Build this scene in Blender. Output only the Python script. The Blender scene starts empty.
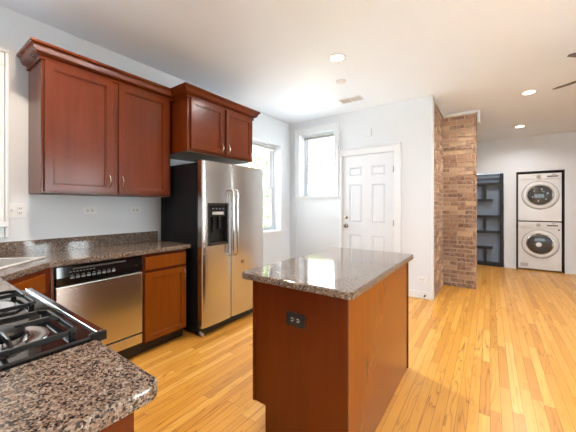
import bpy, bmesh, math, random
from mathutils import Vector, Matrix
random.seed(7)
S = bpy.context.scene
PI = math.pi
col = S.collection

# ------------------------------------------------------------------ camera
cd = bpy.data.cameras.new('camera'); cam = bpy.data.objects.new('camera', cd); col.objects.link(cam)
cam.location = (0, 0, 1.29); cam.rotation_euler = (PI/2, 0, math.radians(35.42))
cd.sensor_width = 36; cd.lens = 284.1/576*36; cd.shift_y = -9.8/576; cd.clip_start = 0.02; cd.clip_end = 200
S.camera = cam

# ------------------------------------------------------------------ world, exposure, daylight portals
S.view_settings.view_transform = 'Standard'; S.view_settings.look = 'None'
S.view_settings.gamma = 1; S.view_settings.use_curve_mapping = False
S.view_settings.exposure = 0.42
w = bpy.data.worlds.new('sky'); S.world = w; w.use_nodes = True
wn = w.node_tree; bg = wn.nodes['Background']
bg.inputs[0].default_value = (0.88, 0.94, 1.0, 1)
# overcast sky, brighter towards the north (the side of the small kitchen windows)
_g = wn.nodes.new('ShaderNodeTexCoord'); _d = wn.nodes.new('ShaderNodeVectorMath'); _d.operation = 'DOT_PRODUCT'; _d.inputs[1].default_value = (0, 1, 0)
_m = wn.nodes.new('ShaderNodeMapRange'); _m.inputs[1].default_value = -.8; _m.inputs[2].default_value = .8; _m.inputs[3].default_value = 4.5; _m.inputs[4].default_value = 25.0
wn.links.new(_g.outputs['Generated'], _d.inputs[0]); wn.links.new(_d.outputs['Value'], _m.inputs[0]); wn.links.new(_m.outputs[0], bg.inputs[1])
sl_ = bpy.data.lights.new('sun', 'SUN'); sl_.energy = 330; sl_.angle = math.radians(1.5); sl_.color = (1.0, .96, .92)  # added sun through the rear windows; its floor patch bounces onto the ceiling
sun = bpy.data.objects.new('sun', sl_); col.objects.link(sun); sun.rotation_euler = Vector((-.30, .62, -.74)).to_track_quat('-Z', 'Y').to_euler()
def portal(name, loc, rot, sx, sy):
    l = bpy.data.lights.new(name, 'AREA'); l.shape = 'RECTANGLE'; l.size = sx; l.size_y = sy
    l.cycles.is_portal = True
    o = bpy.data.objects.new(name, l); col.objects.link(o); o.location = loc; o.rotation_euler = rot
portal('daylight_left', (-3.30, 3.60, 1.63), (0, -PI/2, 0), 1.6, 0.9)
portal('daylight_sink', (-3.30, 0.10, 1.75), (0, -PI/2, 0), 1.25, 0.7)
portal('daylight_back', (-2.47, 4.60, 2.0), (-PI/2, 0, 0), 0.7, 1.12)
portal('daylight_right', (4.02, 2.85, 1.3), (0, PI/2, 0), 2.3, 2.0)
portal('daylight_rear', (1.6, -3.22, 1.5), (PI/2, 0, 0), 3.3, 1.9)

# ------------------------------------------------------------------ materials
class NT:
    def __init__(s, name):
        s.m = bpy.data.materials.new(name); s.m.use_nodes = True
        s.t = s.m.node_tree; s.b = s.t.nodes['Principled BSDF']; s._tc = None
    def n(s, typ, ins=None, **kw):
        nd = s.t.nodes.new(typ)
        for k, v in kw.items(): setattr(nd, k, v)
        for k, v in (ins or {}).items():
            if isinstance(v, bpy.types.NodeSocket): s.t.links.new(v, nd.inputs[k])
            else: nd.inputs[k].default_value = v
        return nd
    def math(s, op, a, b=0.0, c=None):
        d = {0: a, 1: b}
        if c is not None: d[2] = c
        return s.n('ShaderNodeMath', d, operation=op).outputs[0]
    @property
    def P(s):
        if s._tc is None: s._tc = s.n('ShaderNodeNewGeometry').outputs['Position']
        return s._tc
    def obj(s): return s.n('ShaderNodeTexCoord').outputs['Object']
    def map(s, vec, scale=(1, 1, 1), loc=(0, 0, 0), rot=(0, 0, 0)):
        return s.n('ShaderNodeMapping', {'Vector': vec, 'Scale': scale, 'Location': loc, 'Rotation': rot}).outputs[0]
    def noise(s, vec, scale, detail=2, rough=0.5, dist=0):
        return s.n('ShaderNodeTexNoise', {'Vector': vec, 'Scale': scale, 'Detail': detail, 'Roughness': rough, 'Distortion': dist})
    def ramp(s, fac, stops, interp='LINEAR'):
        nd = s.n('ShaderNodeValToRGB', {'Fac': fac}); cr = nd.color_ramp; cr.interpolation = interp
        while len(cr.elements) < len(stops): cr.elements.new(0.5)
        for e, (p, c) in zip(cr.elements, stops): e.position = p; e.color = (*c, 1)
        return nd.outputs[0]
    def mix(s, fac, a, b, mode='MIX'):
        nd = s.n('ShaderNodeMix', data_type='RGBA', blend_type=mode)
        for i, v in ((0, fac), (6, a), (7, b)):
            if isinstance(v, bpy.types.NodeSocket): s.t.links.new(v, nd.inputs[i])
            elif i == 0: nd.inputs[i].default_value = v
            else: nd.inputs[i].default_value = (*v, 1)
        return nd.outputs[2]
    def set(s, **kw):
        for k, v in kw.items():
            i = s.b.inputs[k.replace('_', ' ')]
            if isinstance(v, bpy.types.NodeSocket): s.t.links.new(v, i)
            else: i.default_value = (*v, 1) if isinstance(v, tuple) and len(v) == 3 else v
        return s
    def bump(s, h, strength=0.2, dist=0.002):
        s.t.links.new(s.n('ShaderNodeBump', {'Height': h, 'Strength': strength, 'Distance': dist}).outputs[0], s.b.inputs['Normal'])
        return s

def plain(name, c, rough=0.5, metal=0.0, coat=0.0, **kw):
    q = NT(name); nz = q.noise(q.P, 6.0, 3).outputs[0]
    c2 = tuple(x*0.94 for x in c)
    q.set(Base_Color=q.mix(nz, c, c2), Roughness=rough, Metallic=metal, Coat_Weight=coat, Coat_Roughness=0.05, **kw)
    return q.m
M = {}
def wallpaint(name, c):
    q = NT(name); nz = q.noise(q.P, 90.0, 3)
    nl = q.noise(q.P, 1.3, 2).outputs[0]
    q.set(Base_Color=q.mix(nl, c, tuple(x*0.96 for x in c)), Roughness=0.55).bump(nz.outputs[0], 0.06, 0.001)
    return q.m
M['wall'] = wallpaint('painted_wall', (0.67, 0.715, 0.77))
M['ceiling'] = wallpaint('ceiling_paint', (0.80, 0.875, 0.975))
M['trim'] = plain('white_trim', (0.72, 0.75, 0.79), 0.35)
M['door'] = plain('white_door', (0.66, 0.70, 0.755), 0.35)

def cherry(name, c=(0.104, 0.0170, 0.0027), rough=0.24, horiz=False):
    q = NT(name); sc = (30, 30, 2.2) if not horiz else (30, 2.2, 30)
    v = q.map(q.P, sc)
    g = q.noise(v, 1.0, 4, 0.5, 0.0).outputs[0]
    b = q.noise(q.map(q.P, (3, 3, 1.1)), 1.0, 3, 0.5).outputs[0]
    f = q.math('ADD', q.math('MULTIPLY', g, 0.45), q.math('MULTIPLY', b, 0.55))
    colr = q.ramp(f, [(0.30, tuple(x*0.78 for x in c)), (0.55, c), (0.80, tuple(min(1, x*1.12) for x in c))])
    q.set(Base_Color=colr, Roughness=rough, Coat_Weight=0.08, Coat_Roughness=0.12, Specular_IOR_Level=0.3)
    return q.m
M['cherry'] = cherry('cherry_wood')
M['cherry_h'] = cherry('cherry_wood_rail', horiz=True)
M['cherry_lit'] = cherry('lit_cherry_wood', (0.195, 0.046, 0.003))  # same cherry wood, with the light bounced off the floor put into its colour
M['cherry_in'] = plain('cabinet_underside', (0.15, 0.11, 0.075), 0.5)
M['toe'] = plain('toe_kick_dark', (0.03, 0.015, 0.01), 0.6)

def granite(name):
    q = NT(name)
    v1 = q.n('ShaderNodeTexVoronoi', {'Vector': q.P, 'Scale': 260.0, 'Randomness': 1.0}, feature='F1')
    cell = q.n('ShaderNodeSeparateColor', {0: v1.outputs['Color']}).outputs[0]
    big = q.noise(q.P, 75.0, 3, 0.6).outputs[0]
    f = q.math('ADD', q.math('MULTIPLY', cell, 0.50), q.math('MULTIPLY', big, 0.62))
    c = q.ramp(f, [(0.0, (0.014, 0.012, 0.013)), (0.36, (0.044, 0.037, 0.035)), (0.45, (0.105, 0.088, 0.078)),
                   (0.53, (0.18, 0.122, 0.090)), (0.65, (0.25, 0.195, 0.155)), (0.80, (0.33, 0.30, 0.27))], 'CONSTANT')
    q.set(Base_Color=c, Roughness=0.07, Specular_IOR_Level=0.42, Coat_Weight=0.08, Coat_Roughness=0.03)
    return q.m
M['granite'] = granite('speckled_granite')

def floor_mat():
    q = NT('oak_strip_floor')
    xyz = q.n('ShaderNodeSeparateXYZ', {0: q.P}); x, y = xyz.outputs[0], xyz.outputs[1]
    xr = q.math('DIVIDE', x, 0.057); row = q.math('FLOOR', xr); fx = q.math('FRACT', xr)
    r1 = q.n('ShaderNodeTexWhiteNoise', {'W': row}, noise_dimensions='1D').outputs[0]
    ln = q.math('ADD', q.math('MULTIPLY', r1, 0.55), 0.65)
    yr = q.math('ADD', q.math('DIVIDE', y, ln), q.math('MULTIPLY', r1, 37.3))
    ci = q.math('FLOOR', yr); fy = q.math('FRACT', yr)
    idv = q.n('ShaderNodeCombineXYZ', {0: row, 1: ci}).outputs[0]
    wn_ = q.n('ShaderNodeTexWhiteNoise', {'Vector': idv}, noise_dimensions='2D')
    rid = wn_.outputs[0]
    base = q.ramp(rid, [(0.0, (0.46, 0.205, 0.026)), (0.2, (0.56, 0.260, 0.036)), (0.6, (0.625, 0.305, 0.049)), (0.9, (0.67, 0.350, 0.070)), (1.0, (0.71, 0.40, 0.10))])
    off = q.n('ShaderNodeCombineXYZ', {0: q.math('MULTIPLY', rid, 50), 1: q.math('MULTIPLY', r1, 30), 2: 0.0}).outputs[0]
    vv = q.n('ShaderNodeVectorMath', {0: q.map(q.P, (26, 2.1, 1)), 1: off}, operation='ADD').outputs[0]
    ring = q.noise(q.n('ShaderNodeVectorMath', {0: q.map(q.P, (13, 0.9, 1)), 1: off}, operation='ADD').outputs[0], 1.0, 2, 0.45, 0.3).outputs[0]
    lines = q.math('FRACT', q.math('MULTIPLY', ring, 9.0))
    grain = q.ramp(lines, [(0.0, (0.42, 0.28, 0.17)), (0.18, (0.88, 0.81, 0.72)), (0.5, (1, 1, 1)), (0.93, (0.96, 0.93, 0.88)), (1.0, (0.42, 0.28, 0.17))])
    fine = q.noise(q.map(vv, (6, 1.2, 1)), 1.0, 3).outputs[0]
    wn2 = q.n('ShaderNodeTexWhiteNoise', {'Vector': q.n('ShaderNodeVectorMath', {0: idv, 1: (7.7, 3.3, 0)}, operation='ADD').outputs[0]}, noise_dimensions='2D').outputs[0]
    c = q.mix(q.math('ADD', q.math('MULTIPLY', q.math('POWER', wn2, 1.6), 0.80), 0.15), base, grain, 'MULTIPLY')
    c = q.mix(q.math('MULTIPLY', fine, 0.22), c, (0.34, 0.15, 0.03))
    ex = q.math('ABSOLUTE', q.math('SUBTRACT', fx, 0.5)); gx = q.math('GREATER_THAN', ex, 0.475)
    ey = q.math('ABSOLUTE', q.math('SUBTRACT', fy, 0.5)); gy = q.math('GREATER_THAN', ey, 0.4985)
    gap = q.math('MAXIMUM', gx, gy)
    c = q.mix(q.math('MULTIPLY', gap, 0.72), c, (0.14, 0.055, 0.012))
    h = q.math('SUBTRACT', q.math('MULTIPLY', fine, 0.15), gap)
    q.set(Base_Color=c, Roughness=q.math('ADD', q.math('MULTIPLY', fine, 0.12), 0.27), Coat_Weight=0.08, Coat_Roughness=0.2).bump(h, 0.15, 0.001)
    return q.m
M['floor'] = floor_mat()

def steel(name, horiz_axis, c=(0.62, 0.615, 0.61), rough=0.22):
    q = NT(name)
    sc = {'y': (300, 2, 300), 'x': (2, 300, 300), 'z': (300, 300, 2)}[horiz_axis]
    g = q.noise(q.map(q.P, sc), 1.0, 3).outputs[0]
    q.set(Base_Color=q.mix(g, c, tuple(x*0.97 for x in c)), Metallic=1.0, Roughness=q.math('ADD', q.math('MULTIPLY', g, 0.04), rough))
    return q.m
M['steel'] = steel('brushed_steel', 'y')
M['steel_sink'] = plain('sink_satin', (0.62, 0.62, 0.62), 0.35, 0.25, 0.2)
M['chrome'] = plain('polished_chrome', (0.75, 0.75, 0.76), 0.08, 1.0)
M['nickel'] = plain('satin_nickel', (0.55, 0.47, 0.38), 0.25, 1.0)
M['blackgloss'] = plain('gloss_black_enamel', (0.008, 0.008, 0.009), 0.08, 0, 0.3)
M['black'] = plain('black_plastic', (0.012, 0.012, 0.013), 0.35)
M['fridge_side'] = plain('black_textured_side', (0.007, 0.007, 0.009), 0.5, Specular_IOR_Level=0.2)
M['iron'] = plain('cast_iron', (0.005, 0.005, 0.006), 0.34, Specular_IOR_Level=0.15)
M['burner'] = plain('burner_alloy', (0.55, 0.55, 0.56), 0.14, 1.0)
M['appl'] = plain('white_enamel', (0.70, 0.71, 0.725), 0.25, 0, 0.3)
M['applgrey'] = plain('grey_appliance_plastic', (0.42, 0.41, 0.40), 0.35)
M['plastic'] = plain('white_plastic', (0.74, 0.76, 0.78), 0.4)
M['slot'] = plain('outlet_slot', (0.06, 0.055, 0.05), 0.5)
M['navy'] = plain('dark_navy_frame', (0.006, 0.007, 0.011), 0.45)
M['bluegrey'] = plain('blue_grey_panel', (0.19, 0.245, 0.33), 0.55)
M['closet'] = plain('closet_dark', (0.05, 0.05, 0.052), 0.7)
M['fan'] = plain('fan_blade_wood', (0.06, 0.045, 0.04), 0.45)
M['bronze'] = plain('fan_bronze', (0.05, 0.04, 0.035), 0.35, 0.8)
M['blind'] = plain('blind_fabric', (0.46, 0.45, 0.43), 0.7)
M['mortar'] = plain('mortar', (0.50, 0.39, 0.29), 0.95)
M['bark'] = plain('tree_bark', (0.16, 0.12, 0.09), 0.9)
M['siding'] = plain('white_siding', (0.62, 0.62, 0.60), 0.7)
M['roof'] = plain('grey_shingles', (0.25, 0.25, 0.26), 0.8)
M['ground'] = plain('street_ground', (0.45, 0.45, 0.43), 0.9)
M['display'] = plain('display_dark', (0.02, 0.022, 0.025), 0.1)
M['print'] = plain('control_print', (0.16, 0.20, 0.22), 0.4)
q = NT('tree_leaves'); q.set(Base_Color=q.ramp(q.noise(q.P, 2.5, 3).outputs[0], [(0.35, (0.12, 0.20, 0.06)), (0.65, (0.26, 0.36, 0.14))]), Roughness=0.6); M['leaf'] = q.m
def glass(name, rough=0.0):
    q = NT(name); t = q.t
    tr = q.n('ShaderNodeBsdfTransparent', {0: (0.96, 0.98, 0.97, 1)}); gl = q.n('ShaderNodeBsdfGlossy', {0: (1, 1, 1, 1), 1: 0.02})
    fr = q.n('ShaderNodeFresnel', {0: 1.5}).outputs[0]
    mx = q.n('ShaderNodeMixShader', {0: q.math('MULTIPLY', fr, 0.9), 1: tr.outputs[0], 2: gl.outputs[0]})
    t.links.new(mx.outputs[0], t.nodes['Material Output'].inputs[0]); return q.m
M['glass'] = glass('window_glass')
M['portglass'] = plain('port_glass', (0.05, 0.055, 0.06), 0.06, 0.2, 0.5)
def emit(name, c, s):
    q = NT(name); q.set(Base_Color=(0.9, 0.9, 0.88), Emission_Color=c, Emission_Strength=s, Roughness=0.5); return q.m
M['lamp'] = emit('downlight_lens', (1.0, 0.90, 0.75), 4.0)
q = NT('old_brick')
at = q.n('ShaderNodeAttribute', attribute_name='brick_tint').outputs['Color']
nz = q.noise(q.P, 24.0, 5, 0.8).outputs[0]
q.set(Base_Color=q.mix(q.ramp(nz, [(0.42, (0, 0, 0)), (0.60, (.85, .85, .85))]), at, (0.40, 0.28, 0.21)), Roughness=0.9).bump(nz, 0.7, 0.008); M['brick'] = q.m

# ------------------------------------------------------------------ mesh helpers
class MB:
    def __init__(s): s.bm = bmesh.new()
    def box(s, x0, x1, y0, y1, z0, z1):
        v = [s.bm.verts.new(p) for p in ((x0,y0,z0),(x1,y0,z0),(x1,y1,z0),(x0,y1,z0),(x0,y0,z1),(x1,y0,z1),(x1,y1,z1),(x0,y1,z1))]
        for f in ((0,3,2,1),(4,5,6,7),(0,1,5,4),(1,2,6,5),(2,3,7,6),(3,0,4,7)): s.bm.faces.new([v[i] for i in f])
        return s
    def prism(s, pts, d):            # planar polygon (3D points) extruded by vector d
        d = Vector(d); a = [s.bm.verts.new(p) for p in pts]; b = [s.bm.verts.new(Vector(p)+d) for p in pts]
        s.bm.faces.new(a); s.bm.faces.new(b[::-1]); n = len(pts)
        for i in range(n): s.bm.faces.new((a[i], b[i], b[(i+1) % n], a[(i+1) % n]))
        return s
    def cyl(s, c, ax, r, h, n=24, r2=None):    # starts at c, goes h along ax
        q = Vector(ax).to_track_quat('Z', 'Y').to_matrix().to_4x4()
        bmesh.ops.create_cone(s.bm, cap_ends=True, segments=n, radius1=r, radius2=r if r2 is None else r2, depth=h,
                              matrix=Matrix.Translation(Vector(c)+Vector(ax).normalized()*h/2) @ q)
        return s
    def lathe(s, c, ax, prof, n=32):           # prof: list (r, h)
        q = Vector(ax).to_track_quat('Z', 'Y').to_matrix(); c = Vector(c); rings = []
        for r, h in prof:
            if r < 1e-6: rings.append([s.bm.verts.new(c + q @ Vector((0, 0, h)))])
            else: rings.append([s.bm.verts.new(c + q @ Vector((r*math.cos(2*PI*i/n), r*math.sin(2*PI*i/n), h))) for i in range(n)])
        for a, b in zip(rings, rings[1:]):
            for i in range(n):
                j = (i+1) % n
                if len(a) == 1 and len(b) == 1: continue
                if len(a) == 1: s.bm.faces.new((a[0], b[j], b[i]))
                elif len(b) == 1: s.bm.faces.new((a[i], a[j], b[0]))
                else: s.bm.faces.new((a[i], a[j], b[j], b[i]))
        return s
    def tube(s, pts, r, n=10, cap=True, flat=1.0):
        pts = [Vector(p) for p in pts]; rings = []; up = None
        for i, p in enumerate(pts):
            t = (pts[min(i+1, len(pts)-1)] - pts[max(i-1, 0)]).normalized()
            if up is None: up = Vector((0, 0, 1)) if abs(t.z) < 0.9 else Vector((1, 0, 0))
            a = t.cross(up).normalized(); up = a.cross(t).normalized()
            rings.append([s.bm.verts.new(p + a*r*math.cos(2*PI*k/n) + up*r*flat*math.sin(2*PI*k/n)) for k in range(n)])
        for a, b in zip(rings, rings[1:]):
            for k in range(n): s.bm.faces.new((a[k], a[(k+1) % n], b[(k+1) % n], b[k]))
        if cap: s.bm.faces.new(rings[0][::-1]); s.bm.faces.new(rings[-1])
        return s
    def xf(s, m):
        bmesh.ops.transform(s.bm, matrix=m, verts=s.bm.verts); return s
    def build(s, name, mat, parent=None, bevel=0.0, seg=2, smooth=False, **props):
        bmesh.ops.recalc_face_normals(s.bm, faces=s.bm.faces)
        me = bpy.data.meshes.new(name); s.bm.to_mesh(me); s.bm.free()
        for m in (mat if isinstance(mat, list) else [mat]): me.materials.append(M[m] if isinstance(m, str) else m)
        o = bpy.data.objects.new(name, me); col.objects.link(o)
        if smooth:
            for p in me.polygons: p.use_smooth = True
            me.set_sharp_from_angle(angle=math.radians(38))
        if bevel:
            b = o.modifiers.new('bevel', 'BEVEL'); b.width = bevel; b.segments = seg; b.limit_method = 'ANGLE'; b.angle_limit = math.radians(40)
        if parent is not None:
            o.parent = parent; o.matrix_parent_inverse = Matrix.Identity(4)
            bpy.context.view_layer.update()
            wp = parent.location.copy()
            pp = parent.parent
            while pp: wp += pp.location; pp = pp.parent
            me.transform(Matrix.Translation(-wp))
        for k, v in props.items(): o[k] = v
        return o
def struct(name, mb, mat, **kw): return mb.build(name, mat, kind='structure', **kw)
def thing(name, label, cat, loc=(0, 0, 0), group=None):
    o = bpy.data.objects.new(name, None); col.objects.link(o); o.location = loc; o.empty_display_size = 0.1
    o['label'] = label; o['category'] = cat
    if group: o['group'] = group
    return o
def wall_with_holes(axis, p0, p1, a0, a1, z0, z1, holes):
    """slab between p0..p1 on the normal axis, a0..a1 along; holes = (a0,a1,z0,z1)"""
    mb = MB(); xs = sorted({a0, a1, *[h[0] for h in holes], *[h[1] for h in holes]}); zs = sorted({z0, z1, *[h[2] for h in holes], *[h[3] for h in holes]})
    bm = mb.bm; V = {}
    def v(a, z, p):
        k = (a, z, p)
        if k not in V: V[k] = bm.verts.new((p, a, z) if axis == 'x' else (a, p, z))
        return V[k]
    def solid(i, j):
        if i < 0 or j < 0 or i >= len(xs)-1 or j >= len(zs)-1: return False
        ca, cz = (xs[i]+xs[i+1])/2, (zs[j]+zs[j+1])/2
        return not any(h[0] < ca < h[1] and h[2] < cz < h[3] for h in holes)
    for i in range(len(xs)-1):
        for j in range(len(zs)-1):
            if not solid(i, j): continue
            A, B, C, D = xs[i], xs[i+1], zs[j], zs[j+1]
            for p in (p0, p1): bm.faces.new((v(A,C,p), v(B,C,p), v(B,D,p), v(A,D,p)))
            if not solid(i-1, j): bm.faces.new((v(A,C,p0), v(A,D,p0), v(A,D,p1), v(A,C,p1)))
            if not solid(i+1, j): bm.faces.new((v(B,C,p0), v(B,D,p0), v(B,D,p1), v(B,C,p1)))
            if not solid(i, j-1): bm.faces.new((v(A,C,p0), v(B,C,p0), v(B,C,p1), v(A,C,p1)))
            if not solid(i, j+1): bm.faces.new((v(A,D,p0), v(B,D,p0), v(B,D,p1), v(A,D,p1)))
    return mb

# ------------------------------------------------------------------ room
WX, BY, FY, RX, NY, RY, CZ, FZ = -3.03, 4.33, 7.5, 3.75, -0.31, -2.95, 2.815, 2.70
struct('floor', MB().box(WX-.26, RX+.2, RY-.2, BY+.26, -0.12, 0).box(-1.25, RX+.2, BY+.26, FY+1.0, -0.12, 0), 'floor')
cm = MB()
cm.box(WX-.26, -1.25, RY-.2, BY+.26, CZ, CZ+.15)
cm.prism([(-1.25, RY-.2, CZ), (-1.25, 4.40, CZ), (-1.25, FY, FZ), (-1.25, FY+1.0, FZ), (-1.25, FY+1.0, CZ+.15), (-1.25, RY-.2, CZ+.15)], (RX+.2+1.25, 0, 0))
struct('ceiling', cm, 'ceiling')
LW = (3.20, 4.045, 0.86, 2.365)     # left window opening
SW = (-0.22, 0.43, 1.16, 2.36)      # sink window opening
struct('wall_left', wall_with_holes('x', WX-.26, WX, RY, BY+.26, 0, CZ, [LW, SW]), 'wall')
BW = (-2.815, -2.13, 1.46, 2.575)   # back window opening
DO = (-1.99, -1.155, 0.0, 2.105)
struct('wall_back', wall_with_holes('y', BY, BY+.26, WX, -0.665, 0, CZ, [BW, DO]), 'wall')
struct('wall_near', MB().box(WX, -0.5, NY-.14, NY, 0, CZ), 'wall')
RWS = [(2.02, 2.62, 0.12, 2.40), (2.95, 3.55, 0.12, 2.40)]
struct('wall_right', wall_with_holes('x', RX, RX+.2, RY, FY, 0, CZ, RWS), 'wall')
REW = [(0.05, 1.05, 0.6, 2.40), (1.2, 2.2, 0.6, 2.40), (2.35, 3.35, 0.6, 2.4)]  # unseen windows behind the camera, added to let in fill daylight
struct('wall_rear', wall_with_holes('y', RY-.2, RY, WX, RX+.2, 0, CZ, REW), 'wall')
WN = (0.438, 1.165, 0.0, 1.992); SN = (-1.0, 0.239, 0.0, 2.0)
struct('wall_far', wall_with_holes('y', FY, FY+.12, -1.25, RX+.2, 0, CZ, [WN, SN]), 'wall')
struct('wall_closet', MB().box(0.34, 0.40, FY+.13, FY+.95, 0, 2.3).box(1.20, 1.26, FY+.13, FY+.95, 0, 2.3).box(0.34, 1.26, FY+.90, FY+.96, 0, 2.3).box(.34, 1.26, FY+.13, FY+.95, 2.1, 2.16), 'closet')
struct('wall_passage', MB().box(-1.26, -1.16, BY+.262, FY-.001, 0, CZ), 'wall')
# end cap of the back wall: narrow white corner trim
struct('trim_1', MB().box(-0.664, -0.640, BY-.012, BY+.12, 0, CZ-.002), 'trim', bevel=0.003)
# baseboards
def bb(name, x0, x1, y0, y1, h=0.10):
    struct(name, MB().box(x0, x1, y0, y1, 0.001, h), 'trim', bevel=0.005)
bb('baseboard_back', -1.045, -0.665, BY-.018, BY)
bb('baseboard_far', 0.245, 0.432, FY-.016, FY, .09); bb('baseboard_far_right', 1.171, RX, FY-.016, FY, .09)
bb('baseboard_left', WX, WX+.016, 2.80, BY-.05, .12); bb('baseboard_right', RX-.016, RX, RY, FY-.02, .1)
# ------------------------------------------------------------------ brick chimney made of single bricks on a mortar core (one surface)
def brick_mesh():
    mb = MB(); X0, X1, YL, YF, YB = -0.628, -0.180, 4.455, 5.262, 5.66
    mb.box(-1.155, X0-.010, YL+.005, YB-.02, 0, CZ-.045).box(X0-.02, X1-.010, YF+.010, YB-.01, 0, CZ-.045)
    bm = mb.bm; core = len(bm.faces)
    cl = bm.loops.layers.color.new('brick_tint')
    cols = [(.56,.36,.25), (.62,.42,.29), (.50,.31,.21), (.66,.47,.33), (.58,.38,.27), (.64,.43,.30), (.46,.29,.20), (.72,.55,.40), (.58,.36,.25)]
    def brick(a0, a1, z0, z1, face):
        pr = random.uniform(-.004, .006); c = list(random.choice(cols)); k = random.uniform(.75, 1.22); c = [min(1, x*k*t_) for x, t_ in zip(c, (.88, .98, 1.08))]
        if random.random() < .10: c = [.78, .66, .52]
        j = lambda: random.uniform(-.006, .006)
        if face == 'f': b = (a0+j(), a1+j(), YF-pr, YF+.03, z0+j(), z1+j())
        elif face == 'l': b = (X0-.03, X0+pr, a0+j(), a1+j(), z0+j(), z1+j())
        else: b = (X1-.03, X1+pr, a0+j(), a1+j(), z0+j(), z1+j())
        n0 = len(bm.faces); mb.box(*b); bm.faces.ensure_lookup_table()
        for f in bm.faces[n0:]:
            f.material_index = 1
            for l in f.loops: l[cl] = (*c, 1)
    H = 0.0682; row = 0; z = 0.004
    while z + H < CZ-.04:
        hdr = row % 6 == 5
        L = 0.107 if hdr else 0.212
        for face, lo, hi in (('f', X0, X1), ('l', YL, YF), ('r', YF, YB)):
            a = lo - (0.106 if row % 2 else 0.0) - random.uniform(0, .02)
            while a < hi - .01:
                s0, s1 = max(a, lo), min(a+L-.011, hi)
                if s1 - s0 > .02: brick(s0, s1, z, z+H-.012, face)
                a += L
        z += H; row += 1
    return mb
o = struct('wall_brick', brick_mesh(), ['mortar', 'brick'])
b = o.modifiers.new('bevel', 'BEVEL'); b.width = .003; b.segments = 1
# white moulding at the top of the brick
tm = MB(); z0, z1 = CZ-.085, CZ-.042
tm.box(-0.626, -0.600, 4.46, 5.262, z0, z1).box(-0.626, -0.125, 5.215, 5.250, z0, z1)
tm.box(-0.160, -0.125, 5.250, 5.50, z0-.15, z1)
struct('trim_2', tm, 'trim', bevel=0.008)

# ------------------------------------------------------------------ windows
def sash_window(name, axis, p_out, p_in, a0, a1, z0, z1, sgn, blind=True, casing=None, stool=None, apron=None, ncol=1):
    """double-hung window; axis 'x' means the pane's normal is X. p_out: plane of the sashes. sgn: +1 if room lies towards +normal"""
    def B(mb, n0, n1, b0, b1, c0, c1):
        lo, hi = min(n0, n1), max(n0, n1)
        return mb.box(lo, hi, b0, b1, c0, c1) if axis == 'x' else mb.box(b0, b1, lo, hi, c0, c1)
    fr = MB(); t = .028; d = .07
    B(fr, p_out, p_out+sgn*d, a0, a0+t, z0, z1); B(fr, p_out, p_out+sgn*d, a1-t, a1, z0, z1)
    B(fr, p_out, p_out+sgn*d, a0, a1, z1-t, z1); B(fr, p_out, p_out+sgn*d, a0, a1, z0, z0+t)
    root = fr.build(name, 'trim', bevel=.003, kind='structure')
    zm = (z0+z1)/2
    for nm, q0, q1, off in (('lower_sash', z0+t, zm+.02, .040), ('upper_sash', zm-.02, z1-t, .008)):
        sb = MB(); s = .042; n0, n1 = p_out+sgn*off, p_out+sgn*(off+.028); A0, A1 = a0+t, a1-t
        B(sb, n0, n1, A0, A0+s, q0, q1); B(sb, n0, n1, A1-s, A1, q0, q1); B(sb, n0, n1, A0+s, A1-s, q0, q0+s); B(sb, n0, n1, A0+s, A1-s, q1-.034, q1)
        so = sb.build(nm, 'trim', root, bevel=.003)
        g = MB(); B(g, n0+sgn*.011, n0+sgn*.015, A0+s-.004, A1-s+.004, q0+s-.004, q1-.03); g.build('pane', 'glass', so)
    if blind:
        bl = MB(); B(bl, p_out+sgn*.075, p_out+sgn*.125, a0+.01, a1-.01, z1-.032, z1-.002)
        bo = bl.build('blind', 'trim', root, bevel=.004)
        fb = MB(); B(fb, p_out+sgn*.085, p_out+sgn*.115, a0+.015, a1-.015, z1-.060, z1-.034); fb.build('rolled_shade', 'blind', bo, bevel=.006)
        fb = MB(); B(fb, p_out+sgn*.080, p_out+sgn*.118, a0+.012, a1-.012, z1-.085, z1-.062); fb.build('bottom_rail', 'trim', bo, bevel=.004)
    if casing:
        c = MB(); cw, cz1, cz0 = casing; th = .022
        e0, e1, f0, f1 = p_in+sgn*.001, p_in+sgn*th, p_in+sgn*.001, p_in+sgn*(th+.014)
        B(c, e0, e1, a0-cw+.014, a0, cz0, z1); B(c, e0, e1, a1, a1+cw-.014, cz0, z1); B(c, e0, e1, a0-cw+.014, a1+cw-.014, z1+.0003, cz1-.012)
        B(c, f0, f1, a0-cw-.008, a0-cw+.0137, cz0, cz1-.0123); B(c, f0, f1, a1+cw-.0137, a1+cw+.008, cz0, cz1-.0123)
        B(c, f0, f1, a0-cw-.008, a1+cw+.008, cz1-.0117, cz1+.012)
        c.build('casing', 'trim', root, bevel=.005)
    if stool:
        c = MB(); B(c, p_out+sgn*.071, p_in-sgn*.0005, a0+.001, a1-.001, z0+.0005, z0+.012); B(c, p_in+sgn*.001, p_in+sgn*stool[0], a0-stool[1], a1+stool[1], z0-.028, z0+.012)
        c.build('stool', 'trim', root, bevel=.006)
    if apron:
        c = MB(); B(c, p_in+sgn*.001, p_in+sgn*.016, a0-apron[1], a1+apron[1], z0-.028-apron[0], z0-.030); c.build('apron', 'trim', root, bevel=.004)
    return root
sash_window('window_1', 'x', WX-.235, WX, *LW, 1, stool=(.04, .03), apron=(.08, .01))
w2 = sash_window('window_2', 'y', BY+.235, BY, *BW, -1, casing=(.085, 2.680, 1.432), stool=(.045, .10))
sash_window('window_3', 'x', WX-.235, WX, *SW, 1, casing=(.095, 2.470, 1.05), stool=(.05, .10))
for i, h in enumerate(RWS): sash_window('window_%d' % (4+i), 'x', RX+.16, RX, *h, -1, blind=False, casing=(.08, 2.50, .05), stool=(.04, .08))
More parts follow.
